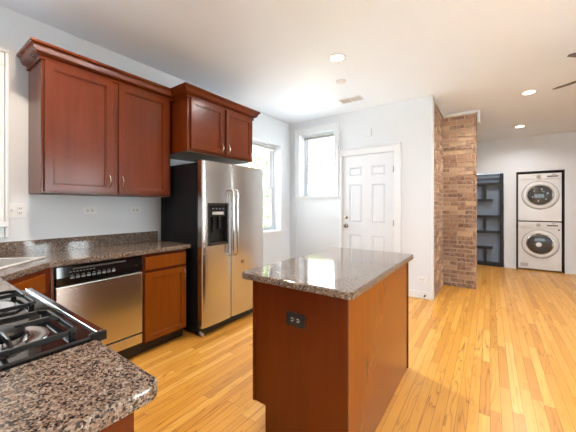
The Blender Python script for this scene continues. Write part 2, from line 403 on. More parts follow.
for i, h in enumerate(REW): sash_window('window_%d' % (6+i), 'y', RY-.16, RY, *h, 1, blind=False, casing=(.07, 2.49, .55), stool=(.04, .08))  # rear windows, added out of view for fill
# panelled area under the back window (an old doorway closed up)
pm = MB().box(-2.90, -2.885, BY-.010, BY-.001, .12, 1.43).box(-2.895, -2.045, BY-.012, BY-.001, 1.385, 1.431).box(-2.045, -2.036, BY-.014, BY-.001, .0, 2.68)
struct('trim_3', pm, 'trim', bevel=.003)
# right side of the casing column between window and door
# ------------------------------------------------------------------ door
dx0, dx1, dz1, dy = -1.982, -1.163, 2.097, BY+.045
dm = MB(); cols_ = [(-1.856, -1.655), (-1.490, -1.289)]; rows_ = [(.22, .835), (1.03, 1.635), (1.775, 1.915)]
holes = [(a, b, c, d) for a, b in cols_ for c, d in rows_]
dm = wall_with_holes('y', dy-.035, dy-.020, dx0, dx1, .008, dz1, holes)
dm.box(dx0, dx1, dy-.020, dy+.005, .008, dz1)
for a, b, c, d in holes:            # raised fields
    i = .030; g = .004
    for (ra, rb, rc, rd, y0) in ((a+i, b-i, c+i, d-i, dy-.031),):
        f = [(ra, y0, rc), (rb, y0, rc), (rb, y0, rd), (ra, y0, rd)]; k = [(a+g, dy-.020, c+g), (b-g, dy-.020, c+g), (b-g, dy-.020, d-g), (a+g, dy-.020, d-g)]
        bm = dm.bm; F = [bm.verts.new(p) for p in f]; K = [bm.verts.new(p) for p in k]; bm.faces.new(F)
        for n in range(4): bm.faces.new((F[n], F[(n+1) % 4], K[(n+1) % 4], K[n]))
door = dm.build('door_1', 'door', bevel=.003, kind='structure', label='white six panel door with round knob and deadbolt')
MB().lathe((-1.910, dy-.036, .972), (0, -1, 0), [(.034, 0), (.034, .006), (.020, .010), (.013, .022), (.015, .034), (.028, .044), (.030, .056), (.022, .068), (0, .071)]).build('door_knob', 'nickel', door, smooth=True)
MB().lathe((-1.912, dy-.036, 1.112), (0, -1, 0), [(.030, 0), (.030, .008), (.024, .014), (.010, .016), (0, .018)]).box(-1.916, -1.908, dy-.066, dy-.050, 1.100, 1.124).build('deadbolt', 'nickel', door, smooth=True)
for z in (.30, 1.04, 1.84):
    MB().cyl((dx1+.001, dy-.040, z-.045), (0, 0, 1), .007, .09, 12).box(dx1-.012, dx1+.014, dy-.037, dy-.034, z-.045, z+.045).build('hinge', 'nickel', door)
cz = 2.185; e = .0015
fr = MB().box(DO[0], DO[0]+.006, BY, BY+.20, 0, DO[3]).box(DO[1]-.006, DO[1], BY, BY+.20, 0, DO[3]).box(DO[0], DO[1], BY, BY+.20, DO[3]-.006, DO[3])
fr.box(DO[0]-.045, DO[0], BY-.022, BY-e, 0, cz).box(DO[1], DO[1]+.095, BY-.022, BY-e, 0, cz+.02).box(DO[0], DO[1], BY-.022, BY-e, DO[3], cz+.02)
fr.box(DO[1]+.080, DO[1]+.102, BY-.034, BY-e, 0, cz+.027).box(DO[0]-.045, DO[1]+.102, BY-.034, BY-e, cz+.008, cz+.028).box(DO[0], DO[1], BY+.10, BY+.20, 0, .006)
fr.box(DO[0], DO[1], BY+.21, BY+.22, 0, DO[3])
struct('trim_4', fr, 'trim', bevel=.003)

# ------------------------------------------------------------------ outside
def leafy(name, label, c, r, n, trunk_h, z_ground=-3.6):
    t = thing(name, label, 'tree', (c[0], c[1], z_ground), 'trees outside the windows')
    MB().tube([(c[0], c[1], z_ground), (c[0]+.1, c[1], (c[2]+z_ground)/2), (c[0], c[1]+.1, c[2])], .16, 8).build('trunk', 'bark', t, smooth=True)
    mb = MB(); bm = mb.bm
    for _ in range(n):
        d = Vector((random.gauss(0, 1), random.gauss(0, 1), random.gauss(0, 1))).normalized() * r * (random.random()**.45)
        p = Vector(c) + Vector((d.x, d.y, d.z*1.15)); s = random.uniform(.07, .16)
        u = Vector((random.gauss(0, 1), random.gauss(0, 1), random.gauss(0, 1))).normalized(); v = u.orthogonal().normalized()
        bm.faces.new([bm.verts.new(p+u*s), bm.verts.new(p+v*s*.5), bm.verts.new(p-u*s), bm.verts.new(p-v*s*.5)])
    mb.build('crown', 'leaf', t)
leafy('leafy_tree', 'leafy green tree seen through the side window behind the refrigerator', (-5.6, 7.1, 1.9), 1.5, 1300, 3)
leafy('leafy_tree', 'leafy tree seen through the small back window beside the door', (-6.7, 12.0, 1.6), 2.0, 1300, 3)
h = thing('neighbor_house', 'pale house with sloping roof edge seen through the back window', 'house', (-9.7, 17.0, -3.6))
MB().box(-13.0, -7.0, 15, 19, -3.6, 3.0).prism([(-13.0, 15, 3.0), (-7.0, 15, 3.0), (-10.0, 15, 5.2)], (0, 4, 0)).build('wall', 'siding', h)
MB().prism([(-13.4, 14.8, 2.75), (-10.0, 14.8, 5.25), (-10.0, 14.8, 5.45), (-13.5, 14.8, 2.9)], (0, 4.4, 0)).prism([(-6.6, 14.8, 2.75), (-10.0, 14.8, 5.25), (-10.0, 14.8, 5.45), (-6.5, 14.8, 2.9)], (0, 4.4, 0)).build('roof', 'roof', h)
struct('ground_outside', MB().box(-40, 40, -40, 60, -3.9, -3.62), 'ground')

# ------------------------------------------------------------------ cabinets
def pull(mb, x, y, z0, z1, nx=1):
    """curved bar pull on a face looking towards +X (nx=1) or -X"""
    pts = [(x, y, z0)] + [(x+nx*(.006+.024*math.sin(PI*k/10)), y, z0+(z1-z0)*k/10) for k in range(11)] + [(x, y, z1)]
    return mb.tube(pts, .0042, 8)
def panel_door(name, parent, y0, y1, z0, z1, xf, th=.020, fw=.055, mat='cherry', nx=1, frame=None):
    """recessed raised-frame door; xf = outer face plane, faces nx*X"""
    xb = xf-nx*th
    m = wall_with_holes('x', min(xb, xf), max(xb, xf), y0, y1, z0, z1, [(y0+fw, y1-fw, z0+fw, z1-fw)])
    bx = sorted((xb, xf-nx*.013)); m.box(bx[0], bx[1], y0+fw-.001, y1-fw+.001, z0+fw-.001, z1-fw+.001)
    # inner bead
    i = fw; bt = .009
    for (a, b, c, d) in ((y0+i, y0+i+bt, z0+i, z1-i), (y1-i-bt, y1-i, z0+i, z1-i), (y0+i, y1-i, z0+i, z0+i+bt), (y0+i, y1-i, z1-i-bt, z1-i)):
        s_ = sorted((xf-nx*.014, xf-nx*.006)); m.box(s_[0], s_[1], a, b, c, d)
    return m.build(name, mat, parent, bevel=.0025)
def crown(y0, y1, xf, zb, zt, out, ret0=True, ret1=True, xw=WX+.002):
    """stepped, splayed crown moulding around the top of a cabinet (front +X, returns on the ends)"""
    m = MB(); bm = m.bm
    prof = [(0, 0), (.010, 0), (.014, .006), (.014, .016), (.008, .019), (.008, .026), (.016, .031), (.030, .036), (.042, .046), (out-.020, (zt-zb)-.034), (out-.016, (zt-zb)-.030), (out-.016, (zt-zb)-.024), (out-.006, (zt-zb)-.021), (out, (zt-zb)-.014), (out, zt-zb), (0, zt-zb)]
    rings = []
    A = []; B_ = []; C = []; D = []
    for o_, h_ in prof:
        A.append((xw, y0-(o_ if ret0 else 0), zb+h_)); B_.append((xf+o_, y0-(o_ if ret0 else 0), zb+h_)); C.append((xf+o_, y1+(o_ if ret1 else 0), zb+h_)); D.append((xw, y1+(o_ if ret1 else 0), zb+h_))
    L = [[bm.verts.new(p) for p in q_] for q_ in (A, B_, C, D)]; n = len(prof)
    for a, b in zip(L, L[1:]):
        for i in range(n-1): bm.faces.new((a[i], a[i+1], b[i+1], b[i]))
    bm.faces.new([L[k][n-1] for k in range(4)]); bm.faces.new([L[k][0] for k in range(3, -1, -1)])
    bm.faces.new(L[0]); bm.faces.new(L[3][::-1]); bm.verts.ensure_lookup_table()
    return m
# upper cabinet
uc = thing('wall_cabinet', 'tall double door cherry wall cabinet above the dishwasher and outlets', 'cabinet', (-2.85, 1.17, 1.386))
MB().box(WX+.002, -2.702, .652, 1.694, 1.390, 2.392).build('cabinet_body', 'cherry', uc, bevel=.002)
for (a, b, hy) in ((.668, 1.136, 1.108), (1.183, 1.655, 1.212)):
    d = panel_door('door', uc, a, b, 1.402, 2.376, -2.680)
    pull(MB(), -2.680, hy, 1.455, 1.555).build('handle', 'nickel', d, smooth=True)
crown(.652, 1.715, -2.702, 2.375, 2.482, .072, True, False).build('crown_molding', 'cherry_h', uc)
MB().box(WX+.002, -2.76, 1.6945, 1.7205, 1.45, 2.375).build('filler_strip', 'cherry', uc)
MB().box(WX+.002, -2.720, .66, 1.69, 1.386, 1.3895).build('underside_panel', 'cherry_in', uc)
# cabinet over the fridge
oc = thing('wall_cabinet', 'short deep double door cherry cabinet above the refrigerator', 'cabinet', (-2.75, 2.19, 1.84))
MB().box(WX+.002, -2.452, 1.722, 2.672, 1.848, 2.392).build('cabinet_body', 'cherry', oc, bevel=.002)
for (a, b, hy) in ((1.752, 2.178, 2.150), (2.216, 2.642, 2.244)):
    d = panel_door('door', oc, a, b, 1.868, 2.376, -2.430, fw=.052)
    pull(MB(), -2.430, hy, 1.895, 1.985).build('handle', 'nickel', d, smooth=True)
crown(1.722, 2.672, -2.452, 2.375, 2.482, .072, True, True).build('crown_molding', 'cherry_h', oc)
MB().box(WX+.002, -2.47, 1.737, 2.66, 1.842, 1.8475).build('underside_panel', 'cherry_in', oc)

# base cabinet between dishwasher and fridge
bc = thing('base_cabinet', 'single door cherry base cabinet with a drawer between dishwasher and refrigerator', 'cabinet', (-2.73, 1.49, 0))
MB().box(WX+.002, -2.447, 1.272, 1.702, .095, .874).build('cabinet_body', 'cherry', bc, bevel=.002)
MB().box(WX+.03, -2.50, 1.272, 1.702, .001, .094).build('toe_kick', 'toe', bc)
MB().box(-2.446, -2.425, 1.286, 1.690, .728, .848).build('drawer', 'cherry_lit', bc, bevel=.006)
d = panel_door('door', bc, 1.286, 1.690, .110, .706, -2.425, fw=.050, mat='cherry_lit')
pull(MB(), -2.425, 1.668, .585, .680).build('handle', 'nickel', d, smooth=True)
# diagonal corner sink cabinet
dA, dB = Vector((-2.43, .635)), Vector((-2.125, .330))
cc = thing('corner_cabinet', 'diagonal cherry corner cabinet under the sink left of the dishwasher', 'cabinet', (-2.7, .1, 0))
body = [(WX+.003, NY+.003), (-2.125, NY+.003), (dB.x, dB.y), (dA.x, dA.y), (WX+.003, .635)]
MB().prism([(x, y, .095) for x, y in body], (0, 0, .62)).prism([(dB.x, dB.y, .70), (dA.x, dA.y, .70), (dA.x-.02, dA.y-.02, .70), (dB.x-.02, dB.y-.02, .70)], (0, 0, .174)).build('cabinet_body', 'cherry', cc)
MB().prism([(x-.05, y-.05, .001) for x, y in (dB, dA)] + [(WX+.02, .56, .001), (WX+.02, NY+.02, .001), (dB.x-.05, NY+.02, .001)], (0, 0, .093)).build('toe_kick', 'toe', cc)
def diag(mb):      # local: x along face, y outwards -> world
    m = Matrix.Translation((dA.x, dA.y, 0)) @ Matrix.Rotation(-PI/4, 4, 'Z'); return mb.xf(m)
L = (dB-dA).length
diag(MB().box(.075, L-.03, .001, .020, .725, .850)).build('drawer_front', 'cherry_lit', cc, bevel=.006)
m = MB()
m = wall_with_holes('y', .001, .020, .075, L-.03, .112, .705, [(.125, L-.08, .165, .652)]); m.box(.124, L-.079, .001, .010, .164, .653)
d = diag(m).build('door', 'cherry_lit', cc, bevel=.003)
MB().box(-2.447, -2.425, .6365, .6525, .095, .874).build('stile', 'cherry', cc)
# cabinet left of the range
lc = thing('base_cabinet', 'narrow cherry filler cabinet between corner sink and range', 'cabinet', (-1.9, 0, 0))
MB().box(-2.045, -1.684, NY+.003, .325, .095, .874).build('cabinet_body', 'cherry', lc)
MB().box(-2.11, -1.69, NY+.02, .27, .001, .094).build('toe_kick', 'toe', lc)
MB().box(-2.09, -1.70, .326, .346, .11, .85).build('door', 'cherry_lit', lc, bevel=.004)
# near base cabinet right of range
nc = thing('base_cabinet', 'cherry base cabinet under the near granite counter right of the range', 'cabinet', (-.75, 0, 0))
MB().box(-.900, -.628, NY+.003, .298, .095, .874).build('cabinet_body', 'cherry', nc, bevel=.002)
MB().box(-.900, -.640, NY+.02, .25, .001, .094).build('toe_kick', 'toe', nc)
dd = wall_with_holes('y', .299, .318, -.885, -.645, .11, .70, [(-.835, -.695, .16, .65)]).box(-.836, -.694, .299, .308, .159, .651)
dd.build('door', 'cherry', nc, bevel=.003); MB().box(-.885, -.645, .299, .318, .72, .85).build('drawer', 'cherry', nc, bevel=.004)
# end panel with applied frame
MB().box(-.627, -.620, NY+.003, .298, .097, .872).box(-.6198, -.612, .238, .298, .097, .872).box(-.6198, -.612, NY+.003, .238, .79, .872).box(-.6198, -.612, NY+.003, .238, .097, .18).build('end_panel', 'cherry', nc, bevel=.002)

# ------------------------------------------------------------------ countertops
def arc_pts(cx, cy, r, a0, a1, n=6): return [(cx+r*math.cos(a0+(a1-a0)*k/n), cy+r*math.sin(a0+(a1-a0)*k/n)) for k in range(n+1)]
# sink cut-out: rotated rectangle
ax = Vector((-.7071, .7071)); nm = Vector((.7071, .7071)); fc = Vector((-2.352, .379))    # centre of the sink's front edge
SHL, SDP = .405, .47
def sk(u, v): p = fc + ax*u - nm*v; return (p.x, p.y)
ct = thing('countertop', 'long speckled granite counter with backsplash, angled around the corner sink', 'countertop', (-2.7, .9, .876))
out = [(WX+.0275, NY+.0275), (-1.682, NY+.0275), (-1.682, .345), (-2.128, .345), (-2.405, .622), (-2.405, 1.725), (-2.412, 1.733), (WX+.0275, 1.733)]
def poly_with_hole(outer, inner, z0, z1):
    bm = bmesh.new()
    def loop(pts): 
        vs = [bm.verts.new((x, y, z1)) for x, y in pts]; return [bm.edges.new((vs[i], vs[(i+1) % len(vs)])) for i in range(len(vs))]
    es = loop(outer) + loop(inner)
    r = bmesh.ops.triangle_fill(bm, edges=es, use_beauty=True)
    fs = [g for g in r['geom'] if isinstance(g, bmesh.types.BMFace)] or list(bm.faces)
    ex = bmesh.ops.extrude_face_region(bm, geom=fs)
    bmesh.ops.translate(bm, verts=[v for v in ex['geom'] if isinstance(v, bmesh.types.BMVert)], vec=(0, 0, z0-z1))
    m = MB(); m.bm.free(); m.bm = bm; return m
hole = [sk(-SHL+.02, .02), sk(SHL-.02, .02), sk(SHL-.02, SDP-.02), sk(-SHL+.02, SDP-.02)]
poly_with_hole(out, hole, .876, .914).build('slab', 'granite', ct, bevel=.006)
MB().box(WX+.002, WX+.026, NY+.003, 1.733, .878, 1.016).box(WX+.027, -1.684, NY+.003, NY+.026, .878, 1.016).build('backsplash', 'granite', ct, bevel=.002)
ct2 = thing('countertop', 'small granite counter with rounded corner in the foreground right of the range', 'countertop', (-.75, 0, .876))
out2 = [(-.912, NY+.0275), (-.578, NY+.0275)] + arc_pts(-.608, .315, .03, 0, PI/2) + [(-.912, .345)]
MB().prism([(x, y, .876) for x, y in out2], (0, 0, .038)).build('slab', 'granite', ct2, bevel=.009, seg=3)
MB().box(-.912, -.578, NY+.003, NY+.026, .878, 1.016).build('backsplash', 'granite', ct2, bevel=.002)
# sink
sn = thing('kitchen_sink', 'steel double bowl drop-in sink set diagonally in the corner counter', 'sink', (fc.x, fc.y, .914))
def skbox(mb, u0, u1, v0, v1, z0, z1):
    pts = [(*sk(u0, v0), z0), (*sk(u1, v0), z0), (*sk(u1, v1), z0), (*sk(u0, v1), z0)]; return mb.prism(pts, (0, 0, z1-z0))
rim = MB()
for r_ in ((-SHL, SHL, 0, .035), (-SHL, SHL, SDP-.07, SDP), (-SHL, -SHL+.035, .035, SDP-.07), (SHL-.035, SHL, .035, SDP-.07), (-.018, .018, .035, SDP-.07)): skbox(rim, *r_, .9145, .922)
rim.build('rim', 'steel_sink', sn, bevel=.003)
for s_ in (-1, 1):
    u0, u1 = sorted((s_*.018, s_*(SHL-.035))); v0, v1 = .035, SDP-.07; m = MB(); t = .003; zb = .75
    skbox(m, u0, u1, v0, v0+t, zb, .9145); skbox(m, u0, u1, v1-t, v1, zb, .9145); skbox(m, u0, u0+t, v0+t, v1-t, zb, .9145); skbox(m, u1-t, u1, v0+t, v1-t, zb, .9145); skbox(m, u0, u1, v0, v1, zb-t, zb)
    bs = m.build('basin', 'steel_sink', sn)
    c_ = sk((u0+u1)/2, (v0+v1)/2); MB().lathe((c_[0], c_[1], zb+.0005), (0, 0, 1), [(.045, 0), (.043, .003), (.030, .001), (0, .001)], 20).build('drain', 'chrome', bs, smooth=True)

# ------------------------------------------------------------------ dishwasher
dw = thing('dishwasher', 'stainless dishwasher with black control panel under the left counter', 'dishwasher', (-2.7, .96, 0))
MB().box(-2.98, -2.455, .662, 1.262, .03, .872).build('body', 'black', dw)
MB().box(-2.454, -2.424, .664, 1.260, .214, .728).build('door', 'steel', dw, bevel=.006, seg=3)
cp = MB().prism([(-2.454, .664, .734), (-2.424, .664, .734), (-2.418, .664, .79), (-2.424, .664, .868), (-2.454, .664, .868)], (0, .596, 0)).build('control_panel', 'blackgloss', dw, bevel=.004)
MB().box(-2.4225, -2.419, .76, 1.12, .838, .850).build('vent_slot', 'slot', cp)
m = MB()
for k in range(8): m.box(-2.4195, -2.4182, .74+k*.021, .752+k*.021, .822, .827)
m.build('lettering', 'print', cp)
for k in range(9):
    y = .745 + k*.034; MB().box(-2.4195, -2.4172, y, y+.024, .775, .790).box(-2.4195, -2.4172, y+.004, y+.020, .797, .801).build('button', 'print', cp)
MB().cyl((-2.4195, 1.205, .795), (1, 0, 0), .008, .004, 16).build('status_light', 'chrome', cp)
MB().box(-2.454, -2.427, .664, 1.260, .122, .204).build('access_panel', 'steel', dw, bevel=.004)
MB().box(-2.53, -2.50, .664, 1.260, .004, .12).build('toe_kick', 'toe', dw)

# ------------------------------------------------------------------ refrigerator
rf = thing('refrigerator', 'stainless side by side refrigerator with black sides and ice dispenser', 'refrigerator', (-2.7, 2.26, 0))
MB().box(-3.055, -2.412, 1.822, 2.738, .045, 1.723).build('cabinet_body', 'fridge_side', rf, bevel=.005)
def curved_door(y0, y1, z0, z1, xb, xf, bulge=.010, hole=None):
    """door slab whose front is slightly bowed"""
    m = MB(); n = 14; ys = [y0+(y1-y0)*k/n for k in range(n+1)]
    pts = [(xb, y0, z0)] + [(xf+bulge*(1-(2*(y-y0)/(y1-y0)-1)**2)-(.006 if k in (0, n) else 0), y, z0) for k, y in enumerate(ys)] + [(xb, y1, z0)]
    m.prism(pts, (0, 0, z1-z0)); return m
ys_ = 2.206; dT, dBt = 1.737, .102
# freezer door is built around the dispenser opening
yd0, yd1, zd0, zd1 = 1.884, 2.150, .895, 1.322
fd = MB(); n = 16
cut = sorted({1.824, 1.834, 1.86, yd0, 1.93, 1.98, 2.03, 2.08, 2.12, yd1, 2.175, 2.192, ys_-.003}); zs_ = [dBt, zd0, zd1, dT]
def fx_(y): t_ = (y-1.824)/(ys_-.003-1.824); e_ = min(y-1.824, ys_-.003-y); return -2.338+.010*(1-(2*t_-1)**2) - (.008 if e_ < .001 else 0)
bm = fd.bm; G = {}
def gv(y, z, f):
    k = (y, z, f)
    if k not in G: G[k] = bm.verts.new((fx_(y) if f == 1 else (-2.404 if f == 0 else -2.385), y, z))
    return G[k]
for i in range(len(cut)-1):
    for j in range(3):
        a, b, c, d = cut[i], cut[i+1], zs_[j], zs_[j+1]; inh = j == 1 and yd0 <= a < yd1
        if not inh:
            bm.faces.new((gv(a,c,1), gv(b,c,1), gv(b,d,1), gv(a,d,1)))
            if i == 0: bm.faces.new((gv(a,c,0), gv(a,c,1), gv(a,d,1), gv(a,d,0)))
            if i == len(cut)-2: bm.faces.new((gv(b,c,0), gv(b,c,1), gv(b,d,1), gv(b,d,0)))
            if j == 0: bm.faces.new((gv(a,c,0), gv(b,c,0), gv(b,c,1), gv(a,c,1)))
            if j == 2: bm.faces.new((gv(a,d,0), gv(b,d,0), gv(b,d,1), gv(a,d,1)))
        else:
            if a == yd0: bm.faces.new((gv(a,c,0), gv(a,c,1), gv(a,d,1), gv(a,d,0)))
            if b == yd1: bm.faces.new((gv(b,c,0), gv(b,c,1), gv(b,d,1), gv(b,d,0)))
            bm.faces.new((gv(a,c,0), gv(b,c,0), gv(b,c,1), gv(a,c,1))); bm.faces.new((gv(a,d,0), gv(b,d,0), gv(b,d,1), gv(a,d,1)))
        bm.faces.new((gv(a,c,0), gv(b,c,0), gv(b,d,0), gv(a,d,0)))
fdo = fd.build('freezer_door', 'steel', rf, smooth=True)
rdo = curved_door(ys_+.003, 2.736, dBt, dT, -2.404, -2.338).build('fresh_food_door', 'steel', rf, smooth=True)
# dispenser
dp = MB(); F_ = -2.324
dp.box(-2.400, F_, yd0+.001, yd0+.018, zd0+.001, zd1-.001).box(-2.400, F_, yd1-.018, yd1-.001, zd0+.001, zd1-.001).box(-2.400, F_, yd0+.018, yd1-.018, zd1-.02, zd1-.001).box(-2.400, F_, yd0+.018, yd1-.018, zd0+.001, zd0+.028)
dp.box(-2.402, -2.396, yd0+.018, yd1-.018, zd0+.028, zd1-.02)
dpo = dp.build('dispenser', 'black', fdo, bevel=.003, label='black ice and water dispenser')
rf_hood = MB().box(-2.395, -2.336, yd0+.020, yd1-.020, 1.185, zd1-.021)
for k in range(4): rf_hood.box(-2.3359, -2.333, yd0+.05+k*.045, yd0+.082+k*.045, 1.255, 1.275)
rf_hood.box(-2.39, -2.365, 1.975, 2.01, 1.02, 1.185).box(-2.39, -2.365, 2.05, 2.085, 1.05, 1.185)
h_ = rf_hood  # buttons and paddles
h_.build('dispenser_controls', 'blackgloss', fdo, bevel=.002)
for k in range(4): MB().box(-2.3329, -2.3315, yd0+.055+k*.045, yd0+.077+k*.045, 1.259, 1.271).build('dispenser_button', 'print', fdo)
MB().box(-2.3359, -2.333, yd0+.06, yd1-.06, 1.205, 1.235).build('dispenser_display', 'applgrey', fdo)
for nm, y, p in (('handle', 2.178, fdo), ('handle', 2.236, rdo)):
    z0, z1, X_ = .765, 1.468, -2.330
    pts = [(X_, y, z0)] + [(X_+.055*math.sin(a*PI/2), y, z0+.035*(1-math.cos(a*PI/2))) for a in (.33, .66, 1)]
    pts += [(X_+.055, y, z0+(z1-z0)*k/6) for k in range(1, 6)]
    pts += [(X_+.055*math.sin(a*PI/2), y, z1-.035*(1-math.cos(a*PI/2))) for a in (1, .66, .33)] + [(X_, y, z1)]
    MB().tube(pts, .0125, 14, flat=.8).build(nm, 'chrome', p, smooth=True)
MB().box(-2.3295, -2.3265, 2.345, 2.385, .655, .690).build('badge', 'black', rdo, bevel=.001)
MB().lathe((-2.3266, 2.365, .6725), (1, 0, 0), [(.012, 0), (.012, .0012), (0, .0014)], 20).build('badge_emblem', 'chrome', rdo)
MB().box(-2.42, -2.405, 1.84, 2.728, .012, .080).build('kick_grille', 'black', rf)
for y in (1.86, 2.70): MB().cyl((-2.385, y-.012, .0195), (0, 1, 0), .018, .024, 16).box(-2.404, -2.375, y-.018, y-.013, .02, .055).build('roller_foot', 'applgrey', rf)
MB().box(-2.47, -2.36, 1.83, 1.87, 1.7385, 1.750).build('hinge_cover', 'black', rf, bevel=.003)
MB().box(-2.47, -2.36, 2.69, 2.73, 1.7385, 1.750).build('hinge_cover', 'black', rf, bevel=.003)

rf.location = (-2.628, 2.193, 0)
# ------------------------------------------------------------------ range
rg = thing('gas_range', 'black gas range with chrome front trim set between the granite counters', 'stove', (-1.3, 0, 0))
RX0, RX1 = -1.678, -.918
MB().box(RX0, RX1, NY+.02, .310, .02, .905).build('body', 'blackgloss', rg)
MB().box(RX0, RX1, NY+.02, .350, .9055, .921).build('cooktop', 'blackgloss', rg, bevel=.005)
MB().box(RX0+.006, RX1-.016, .3505, .3700, .9125, .9250).build('front_trim', 'chrome', rg, bevel=.001)
MB().box(RX1-.0155, RX1+.0005, .330, .373, .900, .9262).build('end_cap', 'iron', rg, bevel=.003)
MB().prism([(RX0, .311, .81), (RX0, .352, .82), (RX0, .358, .904), (RX0, .311, .904)], (RX1-RX0, 0, 0)).build('control_panel', 'blackgloss', rg, bevel=.003)
for k in range(5):
    x = RX0+.09+k*.145; MB().lathe((x, .354, .862), (0, 1, .05), [(.026, 0), (.024, .010), (.020, .030), (0, .032)], 20).build('knob', 'black', rg, smooth=True)
dv = MB().box(RX0+.004, RX1-.004, .311, .345, .20, .80).build('oven_door', 'steel', rg, bevel=.005)
MB().box(RX0+.12, RX1-.12, .3455, .348, .32, .62).build('oven_window', 'blackgloss', dv)
MB().tube([(RX0+.06, .346, .73), (RX0+.06, .39, .74), (RX1-.06, .39, .74), (RX1-.06, .346, .73)], .011, 10).build('oven_handle', 'chrome', dv, smooth=True)
MB().box(RX0+.004, RX1-.004, .311, .343, .04, .19).build('drawer', 'steel', rg, bevel=.004)
BURN = ((-1.462, .172, .044), (-1.074, .172, .052), (-1.462, -.125, .048), (-1.074, -.125, .038))
for bx, by, br in BURN:
    b_ = MB().lathe((bx, by, .9215), (0, 0, 1), [(.104, 0), (.102, .004), (.090, .0035), (.072, .001), (br+.010, .003), (br+.006, .016), (br-.004, .018), (0, .018)], 40).build('burner', 'burner', rg, smooth=True)
    MB().lathe((bx, by, .940), (0, 0, 1), [(br-.004, 0), (br, .004), (br, .009), (br-.006, .013), (0, .015)], 36).build('burner_cap', 'iron', b_, smooth=True)
def grate(cx, cy, h=.134):
    g = MB(); zt, t = .948, .0075
    def bar(pts, w=t, hh=.012):
        for a, b in zip(pts, pts[1:]):
            a, b = Vector(a), Vector(b); d = (b-a).normalized(); s_ = Vector((-d.y, d.x, 0)).normalized()*w; dn = Vector((0, 0, hh))
            g.prism([a+s_-dn, a-s_-dn, a-s_*.6, a+s_*.6], b-a)
    k = .022; c8 = [(-h+k, -h), (h-k, -h), (h, -h+k), (h, h-k), (h-k, h), (-h+k, h), (-h, h-k), (-h, -h+k), (-h+k, -h)]
    bar([(cx+x, cy+y, zt) for x, y in c8])
    for ux, uy in ((1, 0), (-1, 0), (0, 1), (0, -1)):        # raised prongs towards the burner
        bar([(cx+ux*h, cy+uy*h, zt), (cx+ux*h*.80, cy+uy*h*.80, zt+.014), (cx+ux*.030, cy+uy*.030, zt+.012)], .0055, .013)
    for ux, uy in ((1, 1), (-1, 1), (1, -1), (-1, -1)):      # feet
        x, y = cx+ux*(h-.010), cy+uy*(h-.010)
        g.prism([(x-.008, y-.008, .9216), (x+.008, y-.008, .9216), (x+.008, y+.008, .9216), (x-.008, y+.008, .9216)], (0, 0, .018))
    return g
for bx, by, br in BURN: grate(bx, by).build('grate', 'iron', rg, bevel=.002)

# ------------------------------------------------------------------ island
isl = thing('island_cabinet', 'free-standing cherry kitchen island base with plain panel sides', 'cabinet', (-.83, 1.8, 0))
ix0, ix1, iy0, iy1 = -1.119, -.536, 1.228, 2.405
m = MB().prism([(ix0, iy0, .170), (-1.030, iy0, .170), (-1.030, iy0, .001), (ix1, iy0, .001), (ix1, iy0, .874), (ix0, iy0, .874)], (0, .018, 0)); m.build('end_panel', 'cherry', isl, bevel=.0015)
MB().box(ix0+.001, ix1-.020, iy0+.019, iy1-.001, .171, .873).build('cabinet_body', 'cherry', isl)
MB().box(-1.028, ix1-.020, iy0+.019, iy1-.001, .001, .170).build('toe_kick', 'toe', isl)
MB().box(ix1-.019, ix1, iy0+.0185, iy1, .001, .874).build('side_panel', 'cherry_lit', isl, bevel=.001)
MB().box(ix1+.0005, ix1+.006, iy1-.016, iy1+.004, .001, .874).build('corner_strip', 'cherry', isl, bevel=.001)
MB().box(ix1-.018, ix1+.004, iy0-.006, iy0-.0005, .001, .874).build('corner_strip', 'cherry', isl, bevel=.001)
MB().box(ix0-.001, ix0+.016, iy0-.006, iy0-.0005, .171, .874).build('corner_strip', 'cherry', isl, bevel=.001)
for k in range(2):
    y0, y1 = iy0+.03+k*.58, iy0+.59+k*.58
    MB().box(ix0-.020, ix0-.0005, y0, y1-.01, .73, .85).build('drawer', 'cherry', isl, bevel=.005)
    d = panel_door('door', isl, y0, y1-.01, .19, .71, ix0-.020, nx=-1, fw=.05, th=.0195)
    pull(MB(), ix0-.020, y1-.05 if k == 0 else y0+.04, .58, .68, -1).build('handle', 'nickel', d, smooth=True)
it = thing('countertop', 'glossy granite slab with rounded corners on top of the kitchen island', 'countertop', (-.83, 1.8, .876))
a0, a1, b0, b1, r = -1.168, -.487, 1.168, 2.398, .03
o2 = arc_pts(a1-r, b0+r, r, -PI/2, 0) + arc_pts(a1-r, b1-r, r, 0, PI/2) + arc_pts(a0+r, b1-r, r, PI/2, PI) + arc_pts(a0+r, b0+r, r, PI, 1.5*PI)
MB().prism([(x, y, .8755) for x, y in o2], (0, 0, .0385)).build('slab', 'granite', it, bevel=.008, seg=3)

